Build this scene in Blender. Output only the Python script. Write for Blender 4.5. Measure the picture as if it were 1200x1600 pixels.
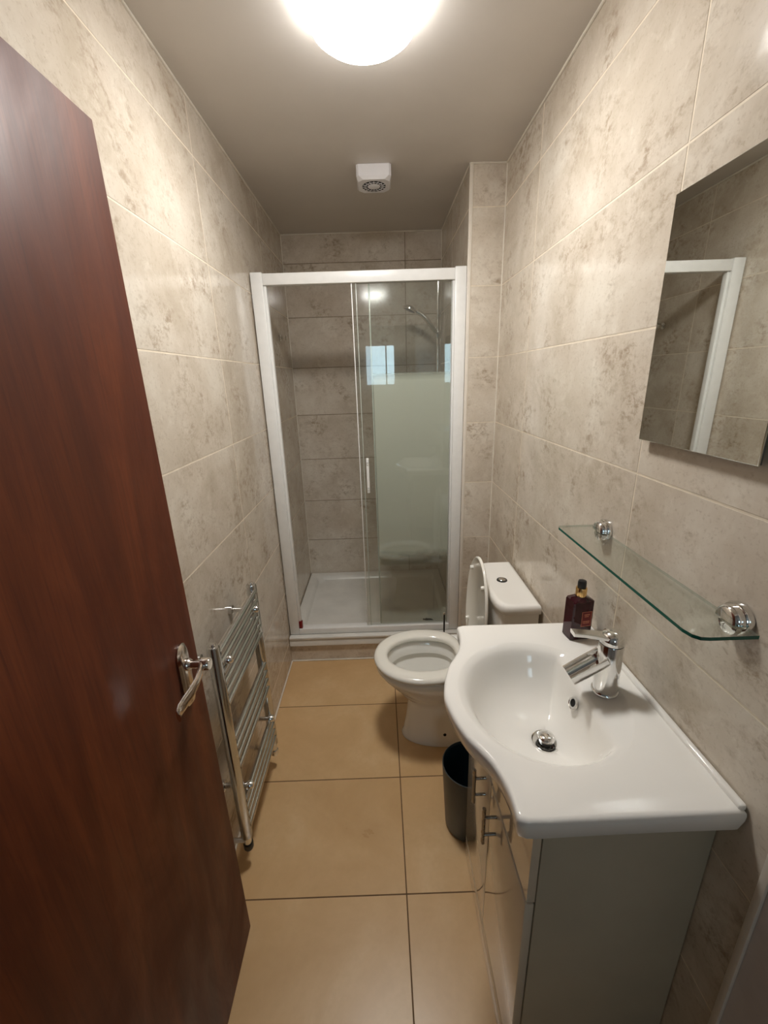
import bpy, bmesh, math, random
from mathutils import Vector, Matrix

# ------------------------------------------------------------------ scene reset
for o in list(bpy.data.objects): bpy.data.objects.remove(o, do_unlink=True)
SC = bpy.context.scene
COL = SC.collection
random.seed(7)
PI = math.pi

# ------------------------------------------------------------------ camera
FWD = Vector((0.0042874, 0.95275007, -0.30372507))
RGT = Vector((0.99942414, -0.01430615, -0.03076879))
UPV = Vector((0.0336601, 0.30341825, 0.95226276))
cd = bpy.data.cameras.new('camera'); cam = bpy.data.objects.new('camera', cd); COL.objects.link(cam)
cd.sensor_fit = 'VERTICAL'; cd.sensor_height = 36.0; cd.sensor_width = 36.0
cd.lens = 651.7 / 1600.0 * 36.0
cd.clip_start = 0.01
cam.matrix_world = Matrix(((RGT.x, UPV.x, -FWD.x, 0.5544), (RGT.y, UPV.y, -FWD.y, 0.0),
                           (RGT.z, UPV.z, -FWD.z, 1.5497), (0, 0, 0, 1)))
SC.camera = cam

# ------------------------------------------------------------------ world, lamp, exposure
wd = bpy.data.worlds.new('world'); SC.world = wd; wd.use_nodes = True
wd.node_tree.nodes['Background'].inputs['Color'].default_value = (0.75, 0.85, 1.0, 1)
wd.node_tree.nodes['Background'].inputs['Strength'].default_value = 0.15
LAMP_STRENGTH = 100.0     # straight down through the opal; the sides give off much less
LAMP_SIDE = 3.5
LAMP_COLOR = (1.0, 0.98, 0.945)
WINDOW_STRENGTH = 5.0
vs = SC.view_settings
vs.view_transform = 'Standard'; vs.look = 'None'; vs.gamma = 1.0; vs.use_curve_mapping = False
vs.exposure = 0.34
SC.cycles.caustics_reflective = False; SC.cycles.caustics_refractive = False
SC.cycles.max_bounces = 12; SC.cycles.diffuse_bounces = 6; SC.cycles.glossy_bounces = 6
SC.cycles.transparent_max_bounces = 24; SC.cycles.transmission_bounces = 8

# ------------------------------------------------------------------ dimensions (metres)
W, H = 1.1224, 2.3894          # room width, ceiling height
YP, XP, YB = 2.0736, 0.9689, 2.8834   # pier face, pier side, back wall
YE = 0.435                     # where the tiling of the right wall ends
ROWS = [0.0] + [2.2327 - .3 * k for k in range(7, -1, -1)] + [H]

# ------------------------------------------------------------------ materials
def srgb(r, g, b):
    f = lambda c: (c / 255 / 12.92) if c / 255 <= .04045 else ((c / 255 + .055) / 1.055) ** 2.4
    return (f(r), f(g), f(b), 1)
class NT:
    def __init__(s, name):
        s.m = bpy.data.materials.new(name); s.m.use_nodes = True
        s.t = s.m.node_tree; s.t.nodes.clear()
        s.out = s.t.nodes.new('ShaderNodeOutputMaterial')
    def n(s, typ, **kw):
        x = s.t.nodes.new(typ)
        for k, v in kw.items():
            if k in x.inputs: x.inputs[k].default_value = v
            else: setattr(x, k, v)
        return x
    def l(s, a, b): s.t.links.new(a, b)
    def ramp(s, fac, stops, interp='LINEAR'):
        r = s.t.nodes.new('ShaderNodeValToRGB'); r.color_ramp.interpolation = interp
        e = r.color_ramp.elements
        while len(e) < len(stops): e.new(.5)
        for q, (p, c) in zip(e, stops): q.position = p; q.color = c
        s.l(fac, r.inputs['Fac']); return r.outputs['Color']
    def mix(s, fac, a, b, mode='MIX'):
        x = s.t.nodes.new('ShaderNodeMix'); x.data_type = 'RGBA'; x.blend_type = mode
        for sock, v in ((x.inputs[0], fac), (x.inputs[6], a), (x.inputs[7], b)):
            if hasattr(v, 'is_output'): s.l(v, sock)
            else: sock.default_value = v
        return x.outputs[2]
    def noise(s, vec, scale, detail=4, rough=.55, dist=0):
        x = s.n('ShaderNodeTexNoise'); x.inputs['Scale'].default_value = scale; x.inputs['Detail'].default_value = detail
        x.inputs['Roughness'].default_value = rough; x.inputs['Distortion'].default_value = dist
        if vec is not None: s.l(vec, x.inputs['Vector'])
        return x.outputs['Fac']
    def bsdf(s, **kw):
        b = s.n('ShaderNodeBsdfPrincipled')
        for k, v in kw.items():
            k = k.replace('_', ' ')
            if hasattr(v, 'is_output'): s.l(v, b.inputs[k])
            else: b.inputs[k].default_value = v
        s.l(b.outputs[0], s.out.inputs[0]); return b
    def bump(s, b, h, strength=.2, dist=.001):
        x = s.n('ShaderNodeBump'); x.inputs['Strength'].default_value = strength; x.inputs['Distance'].default_value = dist
        s.l(h, x.inputs['Height']); s.l(x.outputs[0], b.inputs['Normal'])
    def objvec(s, scale=(1, 1, 1), rnd=True):
        tc = s.n('ShaderNodeTexCoord'); mp = s.n('ShaderNodeMapping'); mp.inputs['Scale'].default_value = scale
        s.l(tc.outputs['Object'], mp.inputs['Vector'])
        if rnd:
            oi = s.n('ShaderNodeObjectInfo'); mu = s.n('ShaderNodeMath', operation='MULTIPLY'); mu.inputs[1].default_value = 40
            s.l(oi.outputs['Random'], mu.inputs[0])
            cb = s.n('ShaderNodeCombineXYZ'); s.l(mu.outputs[0], cb.inputs[0]); s.l(mu.outputs[0], cb.inputs[1])
            s.l(mu.outputs[0], cb.inputs[2]); s.l(cb.outputs[0], mp.inputs['Location'])
        return mp.outputs[0]

def simple(name, col, rough=.4, metal=0., wear=.03, scale=30, **kw):
    t = NT(name); v = t.objvec()
    f = t.noise(v, scale, 3)
    c2 = tuple(max(0, c * (1 - wear * 4)) for c in col[:3]) + (1,)
    c = t.ramp(f, [(.3, c2), (.7, col)])
    t.bsdf(Base_Color=c, Roughness=rough, Metallic=metal, **kw)
    return t.m

def wall_tile_mat():
    t = NT('stone_effect_tile'); v = t.objvec()
    big = t.noise(v, 5.0, 6, .62, .3)
    base = t.ramp(big, [(.30, srgb(188, 176, 159)), (.5, srgb(204, 193, 178)), (.70, srgb(217, 209, 196))])
    zone = t.ramp(t.noise(v, 6.5, 4, .6, .2), [(.47, (0, 0, 0, 1)), (.66, (1, 1, 1, 1))])
    mid = t.noise(t.objvec((1, 1, 1.25)), 34, 8, .72, .25)
    st = t.ramp(mid, [(.47, (0, 0, 0, 1)), (.62, (1, 1, 1, 1))])
    m = t.n('ShaderNodeMath', operation='MULTIPLY'); t.l(st, m.inputs[0]); t.l(zone, m.inputs[1])
    m2 = t.n('ShaderNodeMath', operation='MULTIPLY'); t.l(m.outputs[0], m2.inputs[0]); m2.inputs[1].default_value = .80
    c = t.mix(m2.outputs[0], base, srgb(150, 131, 109))
    fl = t.noise(v, 110, 4, .7)
    c = t.mix(t.ramp(fl, [(.55, (0, 0, 0, 1)), (.70, (.40, .40, .40, 1))]), c, srgb(158, 142, 122))
    lt = t.noise(v, 18, 7, .7, .4)
    c = t.mix(t.ramp(lt, [(.55, (0, 0, 0, 1)), (.72, (.45, .45, .45, 1))]), c, srgb(228, 221, 208))
    r = t.ramp(mid, [(.3, (.07, .07, .07, 1)), (.75, (.17, .17, .17, 1))])
    b = t.bsdf(Base_Color=c, Roughness=r)
    t.bump(b, mid, .10, .001)
    return t.m
def floor_tile_mat():
    t = NT('tan_polished_tile'); v = t.objvec()
    f = t.noise(v, 3.2, 5, .6, .5); g = t.noise(v, 60, 3)
    c = t.ramp(f, [(.3, srgb(194, 158, 112)), (.55, srgb(206, 171, 125)), (.75, srgb(215, 184, 140))])
    c = t.mix(t.ramp(g, [(.4, (0, 0, 0, 1)), (.75, (.25, .25, .25, 1))]), c, srgb(192, 158, 116))
    r = t.ramp(f, [(.3, (.27, .27, .27, 1)), (.7, (.36, .36, .36, 1))])
    t.bsdf(Base_Color=c, Roughness=r)
    return t.m
def wood_mat():
    t = NT('mahogany_varnish'); v = t.objvec((9, 9, .7), False)
    n1 = t.noise(v, 1.2, 9, .68, 1.0)
    c = t.ramp(n1, [(.25, srgb(68, 29, 14)), (.45, srgb(90, 41, 19)), (.6, srgb(107, 52, 25)), (.78, srgb(128, 68, 34))])
    v2 = t.objvec((60, 60, 2.2), False); n2 = t.noise(v2, 3, 5, .6)
    c = t.mix(t.ramp(n2, [(.5, (0, 0, 0, 1)), (.72, (.5, .5, .5, 1))]), c, srgb(62, 25, 11))
    v3 = t.objvec((2.5, 2.5, 1.1), False); n3 = t.noise(v3, 2.6, 5, .6, .8)
    c = t.mix(t.ramp(n3, [(.45, (0, 0, 0, 1)), (.7, (.55, .55, .55, 1))]), c, srgb(72, 29, 13))
    b = t.bsdf(Base_Color=c, Roughness=t.ramp(n3, [(.3, (.42, .42, .42, 1)), (.7, (.6, .6, .6, 1))]), Specular_IOR_Level=.28)
    t.bump(b, n2, .08, .001)
    return t.m
def chrome_mat(name='chrome', col=(.80, .80, .79, 1), rough=.10):
    t = NT(name); v = t.objvec(); f = t.noise(v, 45, 4)
    r = t.ramp(f, [(.35, (rough * .6,) * 3 + (1,)), (.75, (rough * 1.7,) * 3 + (1,))])
    t.bsdf(Base_Color=col, Metallic=1.0, Roughness=r); return t.m
def schlick(t, f0=.045):
    lw = t.n('ShaderNodeLayerWeight'); lw.inputs['Blend'].default_value = .5
    p = t.n('ShaderNodeMath', operation='POWER'); t.l(lw.outputs['Facing'], p.inputs[0]); p.inputs[1].default_value = 5
    a = t.n('ShaderNodeMath', operation='MULTIPLY_ADD'); t.l(p.outputs[0], a.inputs[0]); a.inputs[1].default_value = 1 - f0; a.inputs[2].default_value = f0
    return a.outputs[0]
def clear_glass(name, tint, rough=.01, extra=0.0):
    t = NT(name)
    tr = t.n('ShaderNodeBsdfTransparent'); tr.inputs[0].default_value = tint
    gl = t.n('ShaderNodeBsdfGlossy'); gl.inputs['Roughness'].default_value = rough
    mx = t.n('ShaderNodeMixShader'); t.l(schlick(t), mx.inputs[0]); t.l(tr.outputs[0], mx.inputs[1]); t.l(gl.outputs[0], mx.inputs[2])
    if extra:
        df = t.n('ShaderNodeBsdfDiffuse'); df.inputs[0].default_value = (.75, .75, .7, 1)
        m2 = t.n('ShaderNodeMixShader'); m2.inputs[0].default_value = extra
        t.l(mx.outputs[0], m2.inputs[1]); t.l(df.outputs[0], m2.inputs[2]); mx = m2
    t.l(mx.outputs[0], t.out.inputs[0]); return t.m
def frosted_band():
    # etched band of the shower glass: opaque milky in the middle, uneven along its lower edge
    t = NT('frosted_glass_band')
    tc = t.n('ShaderNodeTexCoord'); sx = t.n('ShaderNodeSeparateXYZ'); t.l(tc.outputs['Object'], sx.inputs[0])
    nz = t.noise(tc.outputs['Object'], 7, 6, .6)
    a = t.n('ShaderNodeMath', operation='MULTIPLY_ADD'); t.l(nz, a.inputs[0]); a.inputs[1].default_value = -.07; t.l(sx.outputs[2], a.inputs[2])
    lo = t.ramp(a.outputs[0], [(.0, (0, 0, 0, 1)), (.05, (1, 1, 1, 1))])
    hi = t.ramp(sx.outputs[2], [(.965, (1, 1, 1, 1)), (.995, (.3, .3, .3, 1))])
    mm = t.n('ShaderNodeMath', operation='MULTIPLY'); t.l(lo, mm.inputs[0]); t.l(hi, mm.inputs[1])
    m3 = t.n('ShaderNodeMath', operation='MULTIPLY'); t.l(mm.outputs[0], m3.inputs[0]); m3.inputs[1].default_value = .93
    tr = t.n('ShaderNodeBsdfTransparent'); tr.inputs[0].default_value = (.93, .95, .93, 1)
    df = t.n('ShaderNodeBsdfDiffuse'); df.inputs[0].default_value = srgb(228, 231, 220)
    tl = t.n('ShaderNodeBsdfTranslucent'); tl.inputs[0].default_value = srgb(214, 218, 206)
    m1 = t.n('ShaderNodeMixShader'); m1.inputs[0].default_value = .32; t.l(df.outputs[0], m1.inputs[1]); t.l(tl.outputs[0], m1.inputs[2])
    m2 = t.n('ShaderNodeMixShader'); t.l(m3.outputs[0], m2.inputs[0]); t.l(tr.outputs[0], m2.inputs[1]); t.l(m1.outputs[0], m2.inputs[2])
    gl = t.n('ShaderNodeBsdfGlossy'); gl.inputs['Roughness'].default_value = .12
    m4 = t.n('ShaderNodeMixShader'); t.l(schlick(t, .02), m4.inputs[0]); t.l(m2.outputs[0], m4.inputs[1]); t.l(gl.outputs[0], m4.inputs[2])
    t.l(m4.outputs[0], t.out.inputs[0]); return t.m
def emit(name, col, strength):
    t = NT(name); e = t.n('ShaderNodeEmission'); e.inputs[0].default_value = col + (1,); e.inputs[1].default_value = strength
    t.l(e.outputs[0], t.out.inputs[0]); return t.m

def opal_dome():
    # emission shaped to spare upper walls and ceiling: the glass glows brightest at the bottom
    t = NT('lamp_opal'); ge = t.n('ShaderNodeNewGeometry'); sx = t.n('ShaderNodeSeparateXYZ'); t.l(ge.outputs['True Normal'], sx.inputs[0])
    ng = t.n('ShaderNodeMath', operation='ABSOLUTE'); t.l(sx.outputs[2], ng.inputs[0])
    pw = t.n('ShaderNodeMath', operation='POWER'); t.l(ng.outputs[0], pw.inputs[0]); pw.inputs[1].default_value = 3.6
    st = t.n('ShaderNodeMath', operation='MULTIPLY_ADD'); t.l(pw.outputs[0], st.inputs[0]); st.inputs[1].default_value = LAMP_STRENGTH - LAMP_SIDE; st.inputs[2].default_value = LAMP_SIDE
    e = t.n('ShaderNodeEmission'); e.inputs[0].default_value = LAMP_COLOR + (1,); t.l(st.outputs[0], e.inputs[1])
    t.l(e.outputs[0], t.out.inputs[0]); return t.m
M = dict(
    tile=wall_tile_mat(), floor=floor_tile_mat(), wood=wood_mat(), chrome=chrome_mat(),
    chrome_soft=chrome_mat('towel_rail_chrome', (.66, .67, .66, 1), .16),
    handle=chrome_mat('dark_brushed_metal', (.33, .30, .27, 1), .28),
    nickel=chrome_mat('warm_nickel', (.72, .67, .62, 1), .14),
    grout=simple('cream_grout', srgb(226, 214, 194), .8, wear=.04),
    old_grout=simple('stained_shower_grout', srgb(158, 143, 122), .85, wear=.1, scale=12),
    floor_grout=simple('brown_floor_grout', srgb(112, 84, 54), .85, wear=.06),
    silicone=simple('white_sealant', srgb(226, 219, 205), .5, wear=.05, scale=14),
    ceiling=simple('ceiling_paint', srgb(206, 200, 193), .5, wear=.01, scale=6),
    paint=simple('wall_paint', srgb(214, 207, 204), .55, wear=.02),
    trim=simple('white_plastic_trim', srgb(228, 220, 208), .35, wear=.02),
    frame=simple('white_powder_coat', srgb(232, 232, 230), .3, wear=.012),
    ceramic=simple('white_ceramic', srgb(238, 236, 231), .07, wear=.006, scale=5),
    tray=simple('white_acrylic_tray', srgb(226, 224, 218), .22, wear=.03, scale=8),
    seat=simple('white_seat_plastic', srgb(236, 233, 224), .12, wear=.01, scale=6),
    gloss=simple('glossy_white_laminate', srgb(206, 196, 178), .06, wear=.01, scale=5, Coat_Weight=.6, Coat_Roughness=.03),
    carcass=simple('matt_white_board', srgb(186, 177, 156), .45, wear=.02, scale=8),
    plastic=simple('white_fan_plastic', srgb(232, 232, 236), .35, wear=.01),
    dark=simple('dark_plastic', srgb(24, 24, 24), .4),
    black=simple('black_void', srgb(10, 10, 10), .8),
    bin=simple('slate_grey_plastic', srgb(56, 62, 64), .38, wear=.05),
    bin_in=simple('dark_teal_plastic', srgb(10, 34, 42), .5, wear=.05),
    red=simple('red_plastic', srgb(120, 16, 20), .35),
    gold=chrome_mat('gold_collar', (.78, .52, .22, 1), .18),
    wine=simple('dark_wine_glass', srgb(58, 8, 22), .05, wear=.12, scale=14),
    label=simple('deep_red_label', srgb(116, 18, 22), .4),
    label_ink=simple('pale_gold_ink', srgb(214, 140, 110), .4),
    glass=clear_glass('shower_glass', (.945, .955, .94, 1), .01, .02),
    glass_edge=simple('pale_glass_edge', srgb(188, 196, 186), .15, wear=.03),
    shelf=clear_glass('shelf_glass', (.962, .985, .974, 1)),
    shelf_edge=simple('green_glass_edge', srgb(18, 92, 78), .1, wear=.05),
    shelf_back=clear_glass('ground_glass_edge', (.72, .80, .76, 1), .1, .12),
    frost=frosted_band(),
    mirror=chrome_mat('mirror_silver', (.74, .76, .73, 1), .004),
    mirror_edge=simple('grey_mirror_edge', srgb(92, 96, 92), .3),
    dome=opal_dome(),
    day=emit('daylight_pane', (.62, .86, 1.0), WINDOW_STRENGTH),
    water=clear_glass('toilet_water', (.9, .93, .92, 1)),
)

# ------------------------------------------------------------------ geometry helpers
def link(name, me, mat, parent=None, loc=(0, 0, 0), rot=None):
    o = bpy.data.objects.new(name, me); COL.objects.link(o)
    if mat is not None and not me.materials: me.materials.append(mat)
    o.location = loc
    if rot is not None: o.rotation_euler = rot
    if parent is not None: o.parent = parent
    return o
def tag(o, label=None, cat=None, group=None, kind=None):
    if label: o['label'] = label
    if cat: o['category'] = cat
    if group: o['group'] = group
    if kind: o['kind'] = kind
    return o
def thing(name, label, cat, loc=(0, 0, 0), group=None, kind=None):
    o = bpy.data.objects.new(name, None); COL.objects.link(o); o.location = loc; o.empty_display_size = .05
    return tag(o, label, cat, group, kind)
def to_mesh(bm, name, smooth=True, angle=40):
    bmesh.ops.recalc_face_normals(bm, faces=bm.faces)
    me = bpy.data.meshes.new(name); bm.to_mesh(me); bm.free()
    if smooth:
        for p in me.polygons: p.use_smooth = True
        me.set_sharp_from_angle(angle=math.radians(angle))
    return me
def bbox(bm, lo, hi, bev=0., seg=2):
    r = bmesh.ops.create_cube(bm, size=1)
    for v in r['verts']:
        v.co = Vector([lo[i] + (v.co[i] + .5) * (hi[i] - lo[i]) for i in range(3)])
    if bev:
        es = list({e for v in r['verts'] for e in v.link_edges})
        bmesh.ops.bevel(bm, geom=es, offset=bev, segments=seg, affect='EDGES', profile=.5)
def box(name, lo, hi, mat, parent=None, bev=0., seg=2, origin=None):
    """box in world coordinates, expressed relative to origin (the parent's location by default)"""
    og = Vector(origin) if origin is not None else (Vector(parent.location) if parent else Vector((0, 0, 0)))
    bm = bmesh.new(); bbox(bm, Vector(lo) - og, Vector(hi) - og, bev, seg)
    return link(name, to_mesh(bm, name), mat, parent)
def lathe_bm(bm, prof, axis_o=(0, 0, 0), axis='z', n=40, close=False):
    rings = []
    o = Vector(axis_o)
    for r, h in prof:
        ring = []
        for i in range(n if r > 1e-6 else 1):
            a = 2 * PI * i / n; c, s = r * math.cos(a), r * math.sin(a)
            p = {'z': (c, s, h), 'x': (h, c, s), 'y': (c, h, s)}[axis]
            ring.append(bm.verts.new(o + Vector(p)))
        rings.append(ring)
    for A, B in zip(rings, rings[1:]):
        for i in range(n):
            j = (i + 1) % n
            a0, a1 = A[i % len(A)], A[j % len(A)]; b0, b1 = B[i % len(B)], B[j % len(B)]
            f = []
            for q in (a0, a1, b1, b0):
                if q not in f: f.append(q)
            if len(f) > 2: bm.faces.new(f)
    return rings
def lathe(name, prof, mat, parent=None, o=(0, 0, 0), axis='z', n=40):
    bm = bmesh.new(); og = Vector(parent.location) if parent else Vector((0, 0, 0))
    lathe_bm(bm, prof, Vector(o) - og, axis, n)
    return link(name, to_mesh(bm, name), mat, parent)
def tube_bm(bm, pts, rad, n=14, cap=True):
    pts = [Vector(p) for p in pts]
    rads = rad if isinstance(rad, (list, tuple)) else [rad] * len(pts)
    prev = None; rings = []
    for i, p in enumerate(pts):
        d = (pts[min(i + 1, len(pts) - 1)] - pts[max(i - 1, 0)]).normalized()
        if prev is None:
            u = d.cross(Vector((0, 0, 1)) if abs(d.z) < .9 else Vector((1, 0, 0))).normalized()
        else:
            u = (prev - d * prev.dot(d)).normalized()
        prev = u; w = d.cross(u)
        rr = rads[i] if isinstance(rads[i], (list, tuple)) else (rads[i], rads[i])
        rings.append([bm.verts.new(p + u * rr[0] * math.cos(2 * PI * k / n) + w * rr[1] * math.sin(2 * PI * k / n)) for k in range(n)])
    for A, B in zip(rings, rings[1:]):
        for k in range(n): bm.faces.new((A[k], A[(k + 1) % n], B[(k + 1) % n], B[k]))
    if cap: bm.faces.new(rings[0][::-1]); bm.faces.new(rings[-1])
def tube(name, pts, rad, mat, parent=None, n=14):
    og = Vector(parent.location) if parent else Vector((0, 0, 0))
    bm = bmesh.new(); tube_bm(bm, [Vector(p) - og for p in pts], rad, n)
    return link(name, to_mesh(bm, name), mat, parent)
def loft_bm(bm, rings, cap0=True, cap1=True):
    R = [[bm.verts.new(p) for p in r] for r in rings]
    for A, B in zip(R, R[1:]):
        n = len(A)
        for k in range(n): bm.faces.new((A[k], A[(k + 1) % n], B[(k + 1) % n], B[k]))
    if cap0: bm.faces.new(R[0][::-1])
    if cap1: bm.faces.new(R[-1])
def loft(name, rings, mat, parent=None, cap0=True, cap1=True, angle=40):
    og = Vector(parent.location) if parent else Vector((0, 0, 0))
    bm = bmesh.new(); loft_bm(bm, [[Vector(p) - og for p in r] for r in rings], cap0, cap1)
    return link(name, to_mesh(bm, name, True, angle), mat, parent)
def smooth_path(pts, n=8):
    P = [Vector(p) for p in pts]; out = []
    for i in range(len(P) - 1):
        p0, p1, p2, p3 = P[max(i - 1, 0)], P[i], P[i + 1], P[min(i + 2, len(P) - 1)]
        for k in range(n):
            t = k / n
            out.append(.5 * ((2 * p1) + (p2 - p0) * t + (2 * p0 - 5 * p1 + 4 * p2 - p3) * t * t + (3 * p1 - p0 - 3 * p2 + p3) * t ** 3))
    return out + [P[-1]]

# ------------------------------------------------------------------ tiles: shared meshes, each tile an object
TILE_CACHE = {}
def tile_mesh(w, h, t, mat, key):
    k = (round(w, 4), round(h, 4), key)
    if k not in TILE_CACHE:
        bm = bmesh.new(); e = .0003
        # body centred at origin in local X (width) and Z (height), front face at local y = -t, arris eased
        a, b = w / 2, h / 2
        back = [(-a, 0, -b), (a, 0, -b), (a, 0, b), (-a, 0, b)]
        side = [(x, -t + e, z) for x, _, z in back]
        front = [(x - math.copysign(e, x), -t, z - math.copysign(e, z)) for x, _, z in back]
        loft_bm(bm, [back, side, front])
        me = to_mesh(bm, 'tile', False); me.materials.append(mat); TILE_CACHE[k] = me
    return TILE_CACHE[k]
TT, JOINT = .0006, .0045
def tile_wall(parent, us, zs, place, mat=None, joint=JOINT, key='wall', t=TT):
    """us, zs: joint positions; place(u, z) -> (location, rotation) of the tile's back centre"""
    mat = mat or M['tile']
    for u0, u1 in zip(us, us[1:]):
        for z0, z1 in zip(zs, zs[1:]):
            me = tile_mesh(u1 - u0 - joint, z1 - z0 - joint, t, mat, key)
            loc, rot = place((u0 + u1) / 2, (z0 + z1) / 2)
            link('tile', me, None, parent, loc, rot)

# ------------------------------------------------------------------ ROOM
# left wall: faces +x (tile local -y  ->  +x)
wl = box('wall_left', (-.12, -.02, 0), (-TT, YB + .1, H), M['grout']); tag(wl, 'long wall of beige stone-effect tiles behind the towel radiator', 'wall', kind='structure')
tile_wall(wl, [-.02, .041, .814, 1.587, 2.35, YB], ROWS, lambda u, z: ((-TT, u, z), (0, 0, PI / 2)))
# right wall: faces -x
wr = box('wall_right', (W + TT, YE, 0), (W + .12, YB + .1, H), M['grout']); tag(wr, 'long wall of beige stone-effect tiles behind the basin and mirror', 'wall', kind='structure')
tile_wall(wr, [YE, .900, 1.676, YP], ROWS, lambda u, z: ((W + TT, u, z), (0, 0, -PI / 2)))
# back wall: faces -y
wb = box('wall_back', (-.0, YB + TT, 0), (W, YB + .1, H), M['old_grout']); tag(wb, 'shower back wall of beige stone-effect tiles', 'wall', kind='structure')
tile_wall(wb, [0, .745, XP], ROWS, lambda u, z: ((u, YB + TT, z), (0, 0, 0)))
# boxed pier right of the shower
wp = box('wall_pier', (XP + TT, YP + TT, 0), (W + TT, YB + TT, H), M['grout']); tag(wp, 'narrow tiled pier between the shower door and the long wall', 'wall', kind='structure')
tile_wall(wp, [XP + .013, W], ROWS, lambda u, z: ((u, YP + TT, z), (0, 0, 0)))
tile_wall(wp, [YP, 2.50, YB], ROWS, lambda u, z: ((XP + TT, u, z), (0, 0, -PI / 2)))
box('corner_trim', (XP - .003, YP - .003, 0), (XP + .013, YP + .008, H), M['trim'], wp, .002)
# painted end of the right wall by the doorway
we = box('wall_entry', (W + .003, -2.5, 0), (W + .12, YE, H), M['paint']); tag(we, 'plain painted wall beside the doorway, edged by a pale strip', 'wall', kind='structure')
t1 = box('trim_1', (W - .004, YE - .012, 0), (W + .003, YE + .001, H), M['trim'], None, .002); tag(t1, 'pale plastic edge strip where the tiling ends by the doorway', 'trim', kind='structure')
# floor
fl = box('floor', (-.12, -.02, -.1), (W + .12, YB + .1, -TT), M['floor_grout']); tag(fl, 'tan polished tile floor with brown grout', 'floor', kind='structure')
tile_wall(fl, [0, .591, W], [-.02, .075, .481, .887, 1.293, 1.700, 2.062], lambda u, z: ((u, z, -TT), (-PI / 2, 0, 0)), M['floor'], .004, 'floor')
# ceiling
ce = box('ceiling', (-.62, -2.6, H), (W + .12, YB + .1, H + .1), M['ceiling']); tag(ce, 'plain off-white painted ceiling', 'ceiling', kind='structure')
# sealant beads (thin, uneven lines at ceiling, corners and floor)
def bead(pts, r, nm):
    o = tube(nm, pts, r, M['silicone'], None, 8); return tag(o, None, None, kind='structure')
k = 2
for pts, r, lb in (
    ([(.001, .0, H - .002), (.001, YB - .002, H - .002), (XP - .001, YB - .002, H - .002), (XP - .001, YP - .002, H - .002), (W - .002, YP - .001, H - .002), (W - .002, YE, H - .002)], .0045, 'pale sealant bead running along the wall tops'),
    ([(.001, YB - .001, .165), (.001, YB - .001, H - .004)], .003, 'pale sealant bead in the shower corner beside the open half'),
    ([(XP - .001, YB - .001, .165), (XP - .001, YB - .001, H - .004)], .003, 'pale sealant bead in the shower corner beside the riser rail'),
    ([(W - .001, YP - .001, .003), (W - .001, YP - .001, H - .004)], .0035, 'pale sealant bead between the pier and the long wall'),
    ([(.002, .0, .002), (.002, 2.058, .002)], .004, 'pale sealant bead along the foot of the radiator wall'),
    ([(.002, 2.058, .003), (XP, 2.058, .003)], .0045, 'pale sealant bead along the foot of the shower step'),
    ):
    bm = bmesh.new()
    for a, b in zip(pts, pts[1:]): tube_bm(bm, [a, b], r, 8)
    o = link('trim_%d' % k, to_mesh(bm, 'trim'), M['silicone']); tag(o, lb, 'trim', kind='structure'); k += 1
# shower step riser
rs = box('wall_step', (.001, 2.062 + TT, 0), (XP - .001, YP + .02, .108), M['grout']); tag(rs, 'low tiled step face under the shower tray', 'step', kind='structure')
tile_wall(rs, [.001, .62, XP], [.004, .108], lambda u, z: ((u, 2.062 + TT, z), (0, 0, 0)))

# hallway behind the camera (seen only in reflections)
wh = box('wall_hall', (-.62, -2.6, 0), (W + .12, -2.5, H), M['paint']); tag(wh, 'painted hallway wall behind the viewer holding a window', 'wall', kind='structure')
w2 = box('wall_hall_side', (-.62, -2.5, 0), (-.5, -.10, H), M['paint']); tag(w2, 'painted hallway side wall behind the viewer', 'wall', kind='structure')
w3 = box('wall_doorway', (-.62, -.10, 0), (.078, -.02, H), M['paint']); tag(w3, 'painted wall beside the hinges of the brown door', 'wall', kind='structure')
w4 = box('wall_lintel', (.078, -.10, 2.02), (W + .003, -.02, H), M['paint']); tag(w4, 'painted wall above the doorway behind the viewer', 'wall', kind='structure')
f2 = box('floor_hall', (-.62, -2.6, -.1), (W + .12, -.02, 0), M['carcass']); tag(f2, 'plain hallway floor behind the viewer', 'floor', kind='structure')
wn = thing('window_1', 'small daylit window in the hallway behind the viewer', 'window', (.60, -2.498, 1.62), kind='structure')
box('window_frame', (.36, -2.499, 1.44), (.84, -2.475, 1.47), M['frame'], wn); box('window_frame', (.36, -2.499, 2.02), (.84, -2.475, 2.05), M['frame'], wn)
box('window_frame', (.36, -2.499, 1.47), (.39, -2.475, 2.02), M['frame'], wn); box('window_frame', (.81, -2.499, 1.47), (.84, -2.475, 2.02), M['frame'], wn)
box('window_frame', (.68, -2.499, 1.47), (.70, -2.475, 2.02), M['frame'], wn)
box('pane', (.39, -2.499, 1.47), (.68, -2.494, 2.02), M['day'], wn); box('pane', (.70, -2.499, 1.47), (.81, -2.494, 2.02), M['day'], wn)

# ------------------------------------------------------------------ DOOR (open, parallel to the left wall)
dr = thing('door_1', 'flush dark mahogany door standing open beside the radiator', 'door', (.12, .04, 0), kind='structure')
box('door_leaf', (.085, .04, .006), (.12, .818, 1.952), M['wood'], dr, .0015)
hp = thing_h = None
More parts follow.
